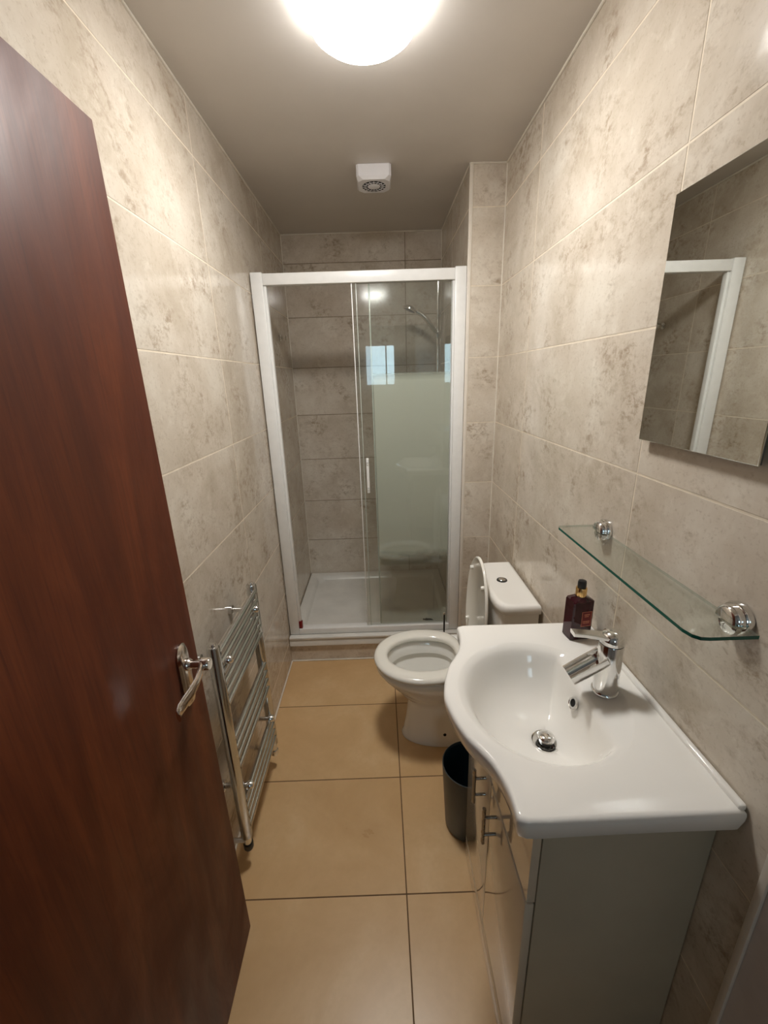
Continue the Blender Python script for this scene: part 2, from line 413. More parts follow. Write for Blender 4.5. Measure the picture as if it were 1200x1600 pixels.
# lever handle on long backplate
pl = []
for z, hw in [(.885, .006), (.888, .014), (.896, .020), (.915, .0225), (.96, .0225), (1.005, .0225), (1.02, .020), (1.030, .0135), (1.034, .006)]:
    pl.append((z, hw))
def plate_ring(x, s):
    c = .9595
    L = [(x, .752 - hw * s, c + (z - c) * (1 - (1 - s) * .25)) for z, hw in pl] + [(x, .752 + hw * s, c + (z - c) * (1 - (1 - s) * .25)) for z, hw in reversed(pl)]
    return L
hpl = loft('handle_plate', [plate_ring(.1202, 1), plate_ring(.1235, 1), plate_ring(.1265, .82), plate_ring(.1285, .62)], M['nickel'], dr)
og = Vector(dr.location)
bm = bmesh.new()
LS = [(.158, .760, .985, .010, .006), (.163, .742, .985, .0105, .006), (.167, .724, .982, .011, .005), (.168, .704, .977, .012, .0045), (.165, .684, .970, .0135, .004),
      (.159, .664, .963, .0145, .004), (.156, .648, .960, .0140, .004), (.158, .636, .959, .012, .004), (.163, .630, .959, .009, .004)]
rg = []
for (x, y, z, hz, ht) in LS:
    rg.append([Vector((x + ht * math.cos(2 * PI * i / 14), y, z + hz * math.sin(2 * PI * i / 14))) - og for i in range(14)])
loft_bm(bm, rg)
tube_bm(bm, [Vector((.127, .752, .985)) - og, Vector((.163, .752, .985)) - og], .0085, 16)
lathe_bm(bm, [(.0, .030), (.012, .030), (.0135, .026), (.0135, .012), (.0, .010)], Vector((.148, .752, .985)) - og, 'x', 20)
lathe_bm(bm, [(.013, .0), (.013, .006), (.010, .010), (.0, .010)], Vector((.1285, .752, .985)) - og, 'x', 20)
lv = link('handle_lever', to_mesh(bm, 'handle_lever'), M['nickel'], dr); tag(lv, 'curved nickel lever handle')
lathe('keyhole_cover', [(.0, .003), (.006, .003), (.007, .0)], M['nickel'], dr, (.1285, .752, .925), 'x', 16)

# ------------------------------------------------------------------ CEILING LAMP
LC = (.548, 1.268, H)
la = thing('ceiling_lamp', 'round glowing opal dome lamp fixed flush to the ceiling', 'lamp', LC)
lathe('lamp_base', [(.0, -.001), (.128, -.001), (.128, -.014), (.122, -.018), (.0, -.018)], M['plastic'], la, LC, 'z', 48)
lathe('lamp_dome', [(.120, -.0185), (.129, -.022), (.132, -.032), (.130, -.044), (.123, -.056), (.108, -.067), (.084, -.076), (.050, -.082), (.0, -.084)], M['dome'], la, LC, 'z', 56)

# ------------------------------------------------------------------ EXTRACTOR FAN
fn = thing('extractor_fan', 'small white square extractor fan on the ceiling above the shower door', 'fan', (.566, 2.12, H))
fx0, fx1, fy0, fy1, fz0, fz1 = .494, .638, 2.052, 2.196, 2.336, H - .001
def fan_ring(z, ins, ch):
    a0, a1, b0, b1 = fx0 + ins, fx1 - ins, fy0 + ins, fy1 - ins
    return [(a0 + ch, b0, z), (a1 - ch, b0, z), (a1, b0 + ch, z), (a1, b1 - ch, z), (a1 - ch, b1, z), (a0 + ch, b1, z), (a0, b1 - ch, z), (a0, b0 + ch, z)]
loft('housing', [fan_ring(fz1, 0, .008), fan_ring(2.348, 0, .010), fan_ring(fz0, .007, .022)], M['plastic'], fn, angle=20)
lathe('grille_well', [(.0, -.0006), (.050, -.0006), (.050, -.0012), (.0, -.0012)], M['black'], fn, (.566, 2.124, fz0), 'z', 40)
lathe('grille_hub', [(.0, -.0028), (.025, -.0028), (.027, -.0012), (.0, -.0012)], M['plastic'], fn, (.566, 2.124, fz0), 'z', 32)
for i in range(16):
    a = 2 * PI * i / 16; c, s = math.cos(a), math.sin(a)
    tube('grille_vane', [(.566 + .030 * c, 2.124 + .030 * s, fz0 - .0018), (.566 + .049 * c, 2.124 + .049 * s, fz0 - .0018)], .0014, M['plastic'], fn, 6)
bm = bmesh.new(); tube_bm(bm, [Vector((.039 * math.cos(2 * PI * i / 40), .004 + .039 * math.sin(2 * PI * i / 40), fz0 - .0018 - H)) for i in range(41)], .0010, 6)
link('grille_ring', to_mesh(bm, 'grille_ring'), M['plastic'], fn)

# ------------------------------------------------------------------ SHOWER TRAY
ty0, ty1, tx0, tx1, tz = 2.045, YB - .002, .002, XP - .002, .165
tr = thing('shower_tray', 'white rectangular shower tray on a tiled step', 'shower tray', (.485, 2.46, .11))
def rrect(x0, x1, y0, y1, z, r, n=6):
    out = []
    for cx, cy, a0 in ((x1 - r, y1 - r, 0), (x0 + r, y1 - r, 90), (x0 + r, y0 + r, 180), (x1 - r, y0 + r, 270)):
        for i in range(n + 1):
            a = math.radians(a0 + 90 * i / n); out.append((cx + r * math.cos(a), cy + r * math.sin(a), z))
    return out
rings = [rrect(tx0, tx1, ty0, ty1, .1105, .004), rrect(tx0, tx1, ty0, ty1, tz - .006, .004), rrect(tx0 + .005, tx1 - .005, ty0 + .005, ty1 - .005, tz, .004),
         rrect(tx0 + .045, tx1 - .045, ty0 + .085, ty1 - .045, tz, .03), rrect(tx0 + .055, tx1 - .055, ty0 + .095, ty1 - .055, tz - .004, .035),
         rrect(tx0 + .070, tx1 - .070, ty0 + .11, ty1 - .070, tz - .026, .04), rrect(tx0 + .10, tx1 - .10, ty0 + .14, ty1 - .10, tz - .031, .05)]
loft('tray_body', rings, M['tray'], tr)
# upper white lip line of the front
box('front_lip', (.004, ty0 - .006, .155), (XP - .004, ty0 + .03, .168), M['tray'], tr, .003)
dcv = lathe('drain_cover', [(.0, .0015), (.018, .0015), (.024, .0012), (.026, .0)], M['dark'], tr, (.82, 2.225, .1345), 'z', 32)
bm = bmesh.new()
for i in range(16):
    a = random.uniform(0, 2 * PI); q = [Vector((random.uniform(-.03, .005), random.uniform(-.014, .010), .008))]
    for j in range(5):
        a += random.uniform(-.9, .9); q.append(q[-1] + Vector((.010 * math.cos(a), .006 * math.sin(a), random.uniform(-.003, .003))))
    for v in q: v.z = min(.022, max(.005, v.z))
    tube_bm(bm, q, .0042, 5)
bmesh.ops.translate(bm, verts=bm.verts, vec=Vector((.82, 2.20, .134)) - Vector(tr.location))
link('debris_tuft', to_mesh(bm, 'debris_tuft'), M['dark'], dcv)

# ------------------------------------------------------------------ SHOWER SCREEN
sf = thing('shower_screen', 'white framed sliding shower door with a frosted glass band', 'shower door', (.485, 2.09, .169))
FY0, FY1 = 2.074, 2.116
box('jamb', (.006, FY0, .169), (.058, FY1, 2.014), M['frame'], sf, .003); box('jamb', (.914, FY0, .169), (.9645, FY1, 2.014), M['frame'], sf, .003)
box('jamb_channel', (.058, FY0 + .012, .205), (.070, FY1 - .006, 1.962), M['frame'], sf, .001)
box('jamb_channel', (.902, FY0 + .012, .205), (.914, FY1 - .006, 1.962), M['frame'], sf, .001)
box('head_rail', (.058, FY0 + .002, 1.962), (.914, FY1 - .002, 2.009), M['frame'], sf, .003)
box('bottom_rail', (.058, FY0 - .002, .169), (.914, FY1 + .004, .205), M['frame'], sf, .004)
# sliding door pushed right (front track) and fixed panel (rear track)
sd = box('sliding_glass', (.4717, 2.0860, .207), (.906, 2.0900, 1.961), M['glass'], sf)
box('edge_seal', (.4525, 2.0855, .207), (.468, 2.0905, 1.961), M['glass'], sd, 0, origin=sf.location)
box('edge_strip', (.468, 2.0845, .207), (.4715, 2.0915, 1.961), M['glass_edge'], sd, .001, origin=sf.location)
box('edge_strip', (.448, 2.084, .207), (.4523, 2.092, 1.961), M['frame'], sd, .001, origin=sf.location)
hd = box('door_handle', (.482, 2.0640, .995), (.496, 2.0760, 1.175), M['frame'], sd, .003, origin=sf.location)
for z in (1.02, 1.15):
    lathe_o = bmesh.new(); lathe_bm(lathe_o, [(.006, -.016), (.006, .011)], Vector((.489, 2.0755, z)) - Vector(sf.location), 'y', 12)
    link('handle_post', to_mesh(lathe_o, 'handle_post'), M['frame'], sd)
fp = box('fixed_glass', (.531, 2.0990, .207), (.906, 2.1030, 1.961), M['glass'], sf)
box('edge_seal', (.524, 2.0985, .207), (.531, 2.1035, 1.961), M['glass_edge'], fp, .0015, origin=sf.location)
bm = bmesh.new(); bbox(bm, (0, 0, 0), (.371, .0012, 1.0))
fb = link('frosted_band', to_mesh(bm, 'frosted_band', False), M['frost'], fp, Vector((.533, 2.0975, .575)) - Vector(sf.location))
# corner keeper of the frame, red
rd = box('corner_keeper', (.059, 2.076, .206), (.078, 2.098, .248), M['red'], sf, .002); tag(rd, 'small red plastic keeper')

# ------------------------------------------------------------------ SHOWER RISER RAIL + HAND SHOWER
RX, RY = .917, 2.655
rr = thing('shower_rail', 'chrome riser rail fixed to the tiled shower wall', 'shower rail', (RX, RY, 1.2))
tube('pole', [(RX, RY, 1.22), (RX, RY, 2.125)], .0095, M['chrome'], rr, 18)
for z in (1.235, 2.115):
    tube('wall_bracket', [(RX, RY, z), (XP - .001, RY, z)], .012, M['chrome'], rr, 16)
    lathe('pole_cap', [(.0, .018), (.010, .017), (.0135, .012), (.0135, -.018), (.0, -.018)], M['dark'] if z > 2 else M['chrome'], rr, (RX, RY, z), 'z', 20)
lathe('slider', [(.0, -.024), (.017, -.023), (.019, -.018), (.019, .018), (.017, .023), (.0, .024)], M['chrome'], rr, (RX, RY, 1.79), 'z', 24)
lathe('slider_knob', [(.0, -.034), (.012, -.033), (.014, -.028), (.014, 0)], M['chrome'], rr, (RX, RY, 1.782), 'y', 20)
hs = thing('hand_shower', 'chrome hand shower clipped to the riser rail', 'shower head', (RX, RY, 1.79))
hpth = smooth_path([(.902, 2.632, 1.800), (.880, 2.625, 1.828), (.852, 2.620, 1.862), (.820, 2.618, 1.893), (.790, 2.618, 1.910)], 6)
tube('handle', hpth, [.0125 + .002 * (i / len(hpth)) for i in range(len(hpth))], M['chrome'], hs, 18)
# disc head, tilted downward
hm = bmesh.new()
lathe_bm(hm, [(.0, .017), (.018, .016), (.034, .009), (.041, .001), (.041, -.006), (.036, -.009), (.0, -.009)], (0, 0, 0), 'z', 36)
bmesh.ops.rotate(hm, verts=hm.verts, cent=(0, 0, 0), matrix=Matrix.Rotation(math.radians(24), 3, 'Y'))
bmesh.ops.translate(hm, verts=hm.verts, vec=Vector((.752, 2.618, 1.926)) - Vector(hs.location))
link('spray_head', to_mesh(hm, 'spray_head'), M['chrome'], hs)
fm = bmesh.new()
lathe_bm(fm, [(.0, -.0105), (.033, -.0105), (.035, -.0092), (.0, -.0092)], (0, 0, 0), 'z', 30)
bmesh.ops.rotate(fm, verts=fm.verts, cent=(0, 0, 0), matrix=Matrix.Rotation(math.radians(24), 3, 'Y'))
bmesh.ops.translate(fm, verts=fm.verts, vec=Vector((.752, 2.618, 1.926)) - Vector(hs.location))
link('spray_face', to_mesh(fm, 'spray_face'), M['dark'], hs)
# small chrome knob on the left shower wall, seen in the mirror
kb = thing('robe_hook', 'small chrome knob on the tiled wall inside the shower', 'hook', (.0, 2.585, 1.79))
lathe('wall_plate', [(.018, .0005), (.018, .006), (.014, .008), (.0, .008)], M['chrome'], kb, (0, 2.585, 1.79), 'x', 24)
lathe('knob', [(.007, .008), (.007, .022), (.016, .026), (.017, .036), (.012, .041), (.0, .042)], M['chrome'], kb, (0, 2.585, 1.79), 'x', 24)

# ------------------------------------------------------------------ TOWEL RADIATOR
RDX, RY0, RY1 = .072, .995, 1.362
ra = thing('towel_radiator', 'chrome ladder towel radiator on the wall behind the brown door', 'radiator', (RDX, 1.18, .13))
for y in (RY0, RY1):
    rl = lathe('upright', [(.0, .125), (.014, .125), (.0180, .130), (.0180, .853), (.0155, .859), (.0, .861)], M['chrome_soft'], ra, (RDX, y, 0), 'z', 24)
    lathe('end_cap', [(.0, .868), (.007, .867), (.009, .863), (.009, .858)], M['chrome'], ra, (RDX, y, 0), 'z', 16)
for z in (.832, .797, .762, .727, .692, .657, .525, .488, .451, .414, .272, .237, .202, .167):
    tube('rung', [(RDX + .010, RY0 + .004, z), (RDX + .010, RY1 - .004, z)], .0095, M['chrome_soft'], ra, 14)
for z in (.785, .300):
    for y in (1.035, 1.315):
        tube('wall_bracket', [(.001, y, z), (RDX + .016, y, z)], .0085, M['chrome'], ra, 14)
        lathe('bracket_cap', [(.013, -.008), (.013, .006), (.009, .012), (.0, .013)], M['chrome'], ra, (RDX + .020, y, z), 'x', 20)
        lathe('bracket_foot', [(.017, .0005), (.017, .012), (.0095, .014)], M['chrome'], ra, (0, y, z), 'x', 20)
for y in (RY0, RY1):
    tube('valve', [(RDX, y, .128), (RDX, y, .098)], .0125, M['chrome'], ra, 14)
    tube('valve_tail', [(RDX, y, .106), (.02, y, .106), (.001, y, .106)], .0085, M['chrome'], ra, 12)
    lathe('valve_cap', [(.0, .0), (.014, .001), (.016, .006), (.016, .024), (.012, .028)], M['chrome' if y > 1.2 else 'dark'], ra, (RDX, y, .072), 'z', 18)

# ------------------------------------------------------------------ TOILET
TY = 1.518
def egg(xf, xb, hw, z, xw=None, n=56, eb=2.6, ef=2.0, cy=TY):
    """oval in plan: xf front (toward -x), xb back, half width hw; widest at xw"""
    xw = xw if xw is not None else xf + (xb - xf) * .52
    out = []
    for i in range(n):
        a = 2 * PI * i / n; c, s = math.cos(a), math.sin(a)
        e = ef if c < 0 else eb
        px = math.copysign(abs(c) ** (2 / e), c); py = math.copysign(abs(s) ** (2 / e), s)
        out.append((xw + px * ((xw - xf) if c < 0 else (xb - xw)), cy + py * hw, z))
    return out
to = thing('toilet', 'white close-coupled toilet with raised lid between basin and shower', 'toilet', (.80, TY, 0))
rings = [egg(.612, 1.085, .088, .001, .80, eb=6), egg(.611, 1.085, .088, .012, .80, eb=6), egg(.618, 1.085, .083, .022, .80, eb=6), egg(.632, 1.085, .080, .10, .80, eb=6), egg(.642, 1.085, .082, .19, .80, eb=6),
         egg(.632, 1.09, .090, .228, .79, eb=6), egg(.600, 1.095, .112, .262, .76, eb=6), egg(.560, 1.10, .140, .305, .74, eb=6), egg(.528, 1.105, .160, .345, .72, eb=6), egg(.514, 1.107, .168, .366, .71, eb=6),
         egg(.508, 1.108, .171, .374, .71, eb=6), egg(.508, 1.108, .171, .392, .71, eb=6), egg(.512, 1.106, .167, .399, .71, eb=6),
         egg(.545, .868, .128, .399, .71), egg(.552, .860, .120, .392, .71), egg(.560, .852, .114, .350, .71), egg(.562, .850, .112, .343, .71), egg(.546, .864, .126, .338, .71),
         egg(.580, .842, .104, .285, .71), egg(.61, .82, .078, .235, .72), egg(.65, .79, .05, .19, .72), egg(.69, .755, .02, .18, .72)]
pan = loft('pan', rings, M['ceramic'], to, angle=50)
wt = loft('water', [egg(.615, .815, .073, .236, .72), egg(.616, .814, .072, .2365, .72)], M['water'], to)
for y in (TY - .0835,):
    lathe('fixing_hole', [(.0, -.001), (.006, -.001), (.007, .002), (.0, .003)], M['black'], to, (.795, y, .062), 'y', 16)
# seat ring, rounded section
rings = [egg(.556, .850, .112, .410, .70), egg(.552, .854, .116, .404, .70), egg(.512, .878, .166, .4035, .70), egg(.500, .885, .179, .408, .70), egg(.498, .886, .181, .416, .70), egg(.502, .884, .177, .425, .70),
         egg(.514, .878, .165, .430, .70), egg(.540, .862, .134, .4315, .70), egg(.552, .853, .118, .428, .70), egg(.557, .849, .112, .420, .70), egg(.556, .850, .112, .410, .70)]
loft('seat', rings, M['seat'], to, False, False, 60)
# raised lid: egg shape standing at x ~ .925, leaning slightly back
lid_o = bmesh.new()
def lid_ring(t, s, z0=.436, L=.425):
    out = []
    for (x, y, z) in egg(0, L,   .158 * s, 0, L * .50, 56):
        u = L - x                     # hinge edge at u=0, free end at u=L
        u = .5 * L + (u - .5 * L) * s
        p = Vector((.912 + u * .045, TY - .008 + (y - TY), z0 + u * .998)) + Vector((t, 0, 0))
        out.append(p - Vector(to.location))
    return out
loft_bm(lid_o, [lid_ring(.004, .93), lid_ring(.0, .96), lid_ring(.0, .985), lid_ring(.004, 1.0), lid_ring(.009, 1.0), lid_ring(.0125, .97), lid_ring(.014, .85)])
lid = link('lid', to_mesh(lid_o, 'lid', True, 50), M['seat'], to)
for (u, dy) in ((.345, .095), (.345, -.095), (.10, .10), (.10, -.10)):
    q = bmesh.new(); lathe_bm(q, [(.0, -.010), (.007, -.0095), (.0085, -.006), (.0085, .004)], Vector((.912 + u * .045, TY - .008 + dy, .436 + u)) - Vector(to.location), 'x', 16)
    link('buffer', to_mesh(q, 'buffer'), M['seat'], lid)
for dy in (-.075, .075):
    tube('hinge', [(.898, TY + dy - .02, .418), (.898, TY + dy + .02, .418)], .011, M['chrome'], to, 14)
# cistern with bow-fronted lid
def dshape(x0, x1, hw, z, bow=.03, r=.03, cy=1.505, n=14):
    pts = [(x1, cy + hw, z), (x1, cy - hw, z)]
    for i in range(n + 1):
        s = -1 + 2 * i / n
        rr_ = abs(s) ** 5
        pts.append((x0 + bow * s * s * .8 + rr_ * r * 1.1, cy + hw * (math.sin(s * PI / 2) if True else s), z))
    return pts
cis = loft('cistern', [dshape(.968, 1.108, .172, .3995), dshape(.966, 1.108, .178, .42), dshape(.962, 1.110, .184, .60), dshape(.960, 1.110, .186, .722)], M['ceramic'], to)
cl = loft('cistern_lid', [dshape(.956, 1.112, .191, .7225), dshape(.953, 1.114, .195, .728), dshape(.953, 1.114, .195, .748), dshape(.957, 1.112, .191, .756), dshape(.966, 1.106, .182, .760), dshape(.972, 1.100, .176, .7585)], M['ceramic'], to)
og = Vector(to.location)
q = bmesh.new(); lathe_bm(q, [(.0, .0065), (.012, .0062), (.0145, .004), (.0145, .002)], Vector((1.030, 1.520, .7585)) - og, 'z', 28); link('flush_button', to_mesh(q, 'fb'), M['chrome'], cl)
q = bmesh.new(); lathe_bm(q, [(.0148, .003), (.0195, .0035), (.021, .001), (.021, 0)], Vector((1.030, 1.520, .7585)) - og, 'z', 28); link('button_ring', to_mesh(q, 'br'), M['dark'], cl)

# toilet brush behind the pan
tb = thing('toilet_brush', 'slim dark toilet brush handle standing behind the toilet pan', 'toilet brush', (.856, 1.88, 0))
lathe('holder', [(.0, .002), (.042, .002), (.045, .006), (.047, .15), (.044, .152), (.040, .150), (.038, .02), (.0, .02)], M['bin'], tb, (.856, 1.88, 0), 'z', 32)
tube('handle', [(.856, 1.88, .03), (.856, 1.88, .392)], .0042, M['dark'], tb, 12)
lathe('handle_tip', [(.0, .402), (.0045, .400), (.006, .395), (.005, .388), (.0, .386)], M['chrome'], tb, (.856, 1.88, 0), 'z', 16)
lathe('brush_head', [(.004, .024), (.026, .028), (.030, .06), (.026, .10), (.004, .105)], M['ceramic'], tb, (.856, 1.88, 0), 'z', 20)

# ------------------------------------------------------------------ WASTE BIN
wbn = thing('waste_bin', 'small dark grey round waste bin beside the vanity cabinet', 'bin', (.828, 1.105, 0))
lathe('bin_body', [(.0, .001), (.072, .001), (.079, .006), (.081, .012), (.0945, .272), (.0945, .276), (.092, .278), (.0912, .274), (.0905, .268)], M['bin'], wbn, (.828, 1.105, 0), 'z', 56)
lathe('bin_liner', [(.0906, .2675), (.0785, .02), (.075, .010), (.0, .009)], M['bin_in'], wbn, (.828, 1.105, 0), 'z', 56)

# ------------------------------------------------------------------ VANITY CABINET
CX, CY0, CY1, CZ = .797, .518, .998, .822
va = thing('vanity_cabinet', 'glossy white vanity cabinet with two doors under the basin', 'cabinet', (.96, .76, 0))
box('side_panel', (CX + .020, CY0, .001), (W - .002, CY0 + .016, CZ), M['carcass'], va, .001)
box('side_panel', (CX + .020, CY1 - .016, .001), (W - .002, CY1, CZ), M['carcass'], va, .001)
box('bottom_panel', (CX + .020, CY0 + .017, .08), (W - .002, CY1 - .017, .096), M['carcass'], va, .001)
box('back_panel', (W - .012, CY0 + .017, .097), (W - .004, CY1 - .017, .70), M['carcass'], va)
box('plinth', (CX + .001, CY0, .001), (CX + .0195, CY1, .092), M['gloss'], va, .0015)
# fascia above the doors, cut away in the middle where the bowl hangs forward
fo = [(CY0 + .002, .605), (CY1 - .002, .605), (CY1 - .002, CZ - .004)] + [(.758 + .185 * math.cos(PI * i / 18), CZ - .004 - .115 * math.sin(PI * i / 18)) for i in range(19)] + [(CY0 + .002, CZ - .004)]
loft('fascia', [[(x, y, z) for y, z in fo] for x in (CX + .003, CX + .0185)], M['gloss'], va, angle=25)
SEAM = .762
d1 = box('cabinet_door', (CX, CY0, .0945), (CX + .018, SEAM - .0012, .602), M['gloss'], va, .0025)
d2 = box('cabinet_door', (CX, SEAM + .0012, .0945), (CX + .018, CY1, .602), M['gloss'], va, .0025)
for d, y in ((d1, .706), (d2, .806)):
    g = Vector(va.location)
    q = bmesh.new(); tube_bm(q, [Vector((CX - .030, y, .488)) - g, Vector((CX - .030, y, .598)) - g], .0045, 14)
    h = link('bar_handle', to_mesh(q, 'bar_handle'), M['handle'], d)
    for z in (.515, .570):
        q = bmesh.new(); tube_bm(q, [Vector((CX - .030, y, z)) - g, Vector((CX, y, z)) - g], .0038, 12)
        link('handle_post', to_mesh(q, 'handle_post'), M['handle'], d)

# ------------------------------------------------------------------ BASIN (one ceramic piece)
ZB = .8765
half = [(1.1195, .478), (.80, .474), (.766, .475), (.756, .480), (.7535, .492), (.7545, .515), (.7500, .550), (.740, .583), (.724, .613), (.706, .643), (.693, .678), (.684, .712), (.6785, .756)]
half = [(x, y) for x, y in half]
yc = .753
outline = half[:-1] + [(.678, yc)] + [(x, 2 * yc - y) for x, y in reversed(half[:-1])]
BC = Vector((.915, yc))
def ray_poly(poly, a):
    d = Vector((math.cos(a), math.sin(a))); best = 0
    for i in range(len(poly)):
        p = Vector(poly[i]) - BC; q = Vector(poly[(i + 1) % len(poly)]) - BC; e = q - p
        den = d.x * e.y - d.y * e.x
        if abs(den) < 1e-12: continue
        t = (p.x * e.y - p.y * e.x) / den; s = (p.x * d.y - p.y * d.x) / den
        if t > 0 and -1e-6 <= s <= 1 + 1e-6: best = max(best, t)
    return best
# smooth the front curve
sm = [Vector((x, y, 0)) for x, y in outline]
core = smooth_path(sm[2:-2], 5)
poly = [(sm[0].x, sm[0].y), (sm[1].x, sm[1].y)] + [(p.x, p.y) for p in core] + [(sm[-2].x, sm[-2].y), (sm[-1].x, sm[-1].y)]
NA = 220
angs = [2 * PI * i / NA for i in range(NA)]
# make sure the sharp outline corners fall on spokes
for cx_, cy_ in (poly[0], poly[-1], (.756, .480), (.756, 2 * yc - .480)):
    a = math.atan2(cy_ - BC.y, cx_ - BC.x) % (2 * PI); i = min(range(NA), key=lambda k_: abs((angs[k_] - a + PI) % (2 * PI) - PI)); angs[i] = a
R0 = [ray_poly(poly, a) for a in angs]
def ellipse_r(a, cx, cy, rx, ry, e=2.0):
    # radial distance from BC to a superellipse
    d = (math.cos(a), math.sin(a)); lo, hi = 0, .5
    for _ in range(34):
        m = (lo + hi) / 2; x = BC.x + d[0] * m - cx; y = BC.y + d[1] * m - cy
        if abs(x / rx) ** e + abs(y / ry) ** e < 1: lo = m
        else: hi = m
    return lo
RIM = [ellipse_r(a, .890, yc, .176, .187) for a in angs]
def dcut(a, r, xcut, soft=.02):
    """limit radius so that x stays below xcut (straight back wall of the bowl), softly"""
    c = math.cos(a)
    if c <= .02: return r
    rc = (xcut - BC.x) / c
    k_ = soft
    h_ = max(k_ - abs(r - rc), 0) / k_
    return min(r, rc) - h_ * h_ * k_ * .25
def ring(rs, z): return [Vector((BC.x + r * math.cos(a), BC.y + r * math.sin(a), z if not callable(z) else z(BC.x + r * math.cos(a), BC.y + r * math.sin(a)))) for a, r in zip(angs, rs)]
rings = []
off = lambda d: [r - d for r in R0]
SH = [min(r - .026, ellipse_r(a, .890, yc, .170, .182) + .004) for a, r in zip(angs, R0)]     # outer shell of the bowl
for s_, dz in ((.30, .152), (.48, .146), (.64, .135), (.78, .118), (.89, .095), (.96, .072)): rings.append(ring([r * s_ for r in SH], ZB - dz))
rings.append(ring([min(r - .022, q_ + .006) for r, q_ in zip(R0, SH)], ZB - .056))
rings.append(ring([r - .010 for r in R0], ZB - .050))
rings.append(ring([r - .006 for r in R0], ZB - .044))
rings.append(ring([r - .0005 for r in R0], ZB - .020))
rings.append(ring(R0, ZB - .010))
rings.append(ring(off(.0012), ZB - .0045))
rings.append(ring(off(.005), ZB - .001))
rings.append(ring(off(.010), ZB))
mixr = lambda A, B, t: [a * (1 - t) + b * t for a, b in zip(A, B)]
rings.append(ring(mixr(off(.010), RIM, .5), ZB))
rings.append(ring([min(a, b - .012) + .004 for a, b in zip(RIM, R0)], ZB))
rings.append(ring(RIM, ZB - .0012))
rings.append(ring([r - .006 for r in RIM], ZB - .0045))
rings.append(ring([dcut(a, r - .012, 1.003) for a, r in zip(angs, RIM)], lambda x, y: ZB - .008))
D2 = [dcut(a, r - .017, .990) for a, r in zip(angs, RIM)]
rings.append(ring(D2, ZB - .013))
for s, dz in ((.96, .024), (.915, .043), (.86, .064), (.79, .085), (.70, .103), (.58, .118), (.44, .128), (.30, .1335), (.20, .136)):
    rings.append(ring([d * s for d in D2], ZB - dz))
rings.append(ring([.031] * NA, ZB - .1375)); rings.append(ring([.029] * NA, ZB - .139)); 
ba = thing('wash_basin', 'white ceramic inset basin with bowed front on the vanity cabinet', 'basin', (BC.x, BC.y, CZ))
loft('bowl', [[p for p in r] for r in rings], M['ceramic'], ba, True, True, 55)
box('upstand', (W - .014, .482, ZB - .004), (W - .0015, 2 * yc - .482, ZB + .009), M['ceramic'], ba, .004, 3)
zd = ZB - .139
lathe('drain_flange', [(.0, .0008), (.0215, .0008), (.027, .0035), (.0315, .004), (.033, .002)], M['chrome'], ba, (BC.x, BC.y, zd), 'z', 36)
lathe('drain_plug', [(.017, .004), (.017, .010), (.019, .012), (.0192, .016), (.016, .020), (.010, .0222), (.0, .0228)], M['chrome'], ba, (BC.x, BC.y, zd), 'z', 36)
lathe('plug_gap', [(.0172, .0045), (.0176, .0115)], M['dark'], ba, (BC.x, BC.y, zd), 'z', 36)
of = thing_o = bmesh.new()
lathe_bm(of, [(.013, .003), (.0145, .004), (.0145, .0), (.0095, -.001), (.009, .003), (.013, .003)], (0, 0, 0), 'z', 28)
rot = Matrix.Rotation(math.radians(-68), 3, 'Y')
bmesh.ops.rotate(of, verts=of.verts, cent=(0, 0, 0), matrix=rot)
OP = Vector((.9785, .771, ZB - .047)) - Vector(ba.location)
bmesh.ops.translate(of, verts=of.verts, vec=OP)
link('overflow_ring', to_mesh(of, 'overflow_ring'), M['chrome'], ba)
of = bmesh.new(); lathe_bm(of, [(.0, .0005), (.0095, .0005)], (0, 0, 0), 'z', 24); bmesh.ops.rotate(of, verts=of.verts, cent=(0, 0, 0), matrix=rot); bmesh.ops.translate(of, verts=of.verts, vec=OP)
link('overflow_hole', to_mesh(of, 'overflow_hole'), M['black'], ba)

# ------------------------------------------------------------------ BASIN TAP
TX, TYT, TZ = 1.0385, .762, ZB - .006
tp = thing('basin_tap', 'chrome single-lever basin tap with an open trough spout', 'tap', (TX, TYT, TZ))
lathe('base_ring', [(.0, .0005), (.0285, .0005), (.0285, .004), (.027, .006), (.0, .006)], M['chrome'], tp, (TX, TYT, TZ), 'z', 40)
lathe('body', [(.0255, .006), (.0250, .060), (.0245, .122), (.0238, .1235), (.0, .1235)], M['chrome'], tp, (TX, TYT, TZ), 'z', 40)
lathe('joint_line', [(.0236, .1236), (.0236, .1262)], M['dark'], tp, (TX, TYT, TZ), 'z', 40)
lathe('cap', [(.0, .1262), (.0245, .1263), (.0250, .134), (.0235, .142), (.019, .149), (.010, .1535), (.0, .1545)], M['chrome'], tp, (TX, TYT, TZ), 'z', 40)
g = Vector(tp.location)
q = bmesh.new()
lvp = [(TX - .008, TYT, TZ + .140), (TX - .03, TYT, TZ + .1435), (TX - .06, TYT, TZ + .149), (TX - .088, TYT, TZ + .153)]
rg = []
for i, p in enumerate(lvp):
    hw, ht = (.018, .004) if i == 0 else ((.0135, .0050) if i == 1 else (.0105, .0048))
    rg.append([Vector((p[0], p[1] + sy * hw, p[2] + sz * ht)) - g for sy, sz in ((-1, -.6), (-.8, -1), (.8, -1), (1, -.6), (1, .6), (.8, 1), (-.8, 1), (-1, .6))])
loft_bm(q, rg); link('lever', to_mesh(q, 'lever', True, 30), M['chrome'], tp)
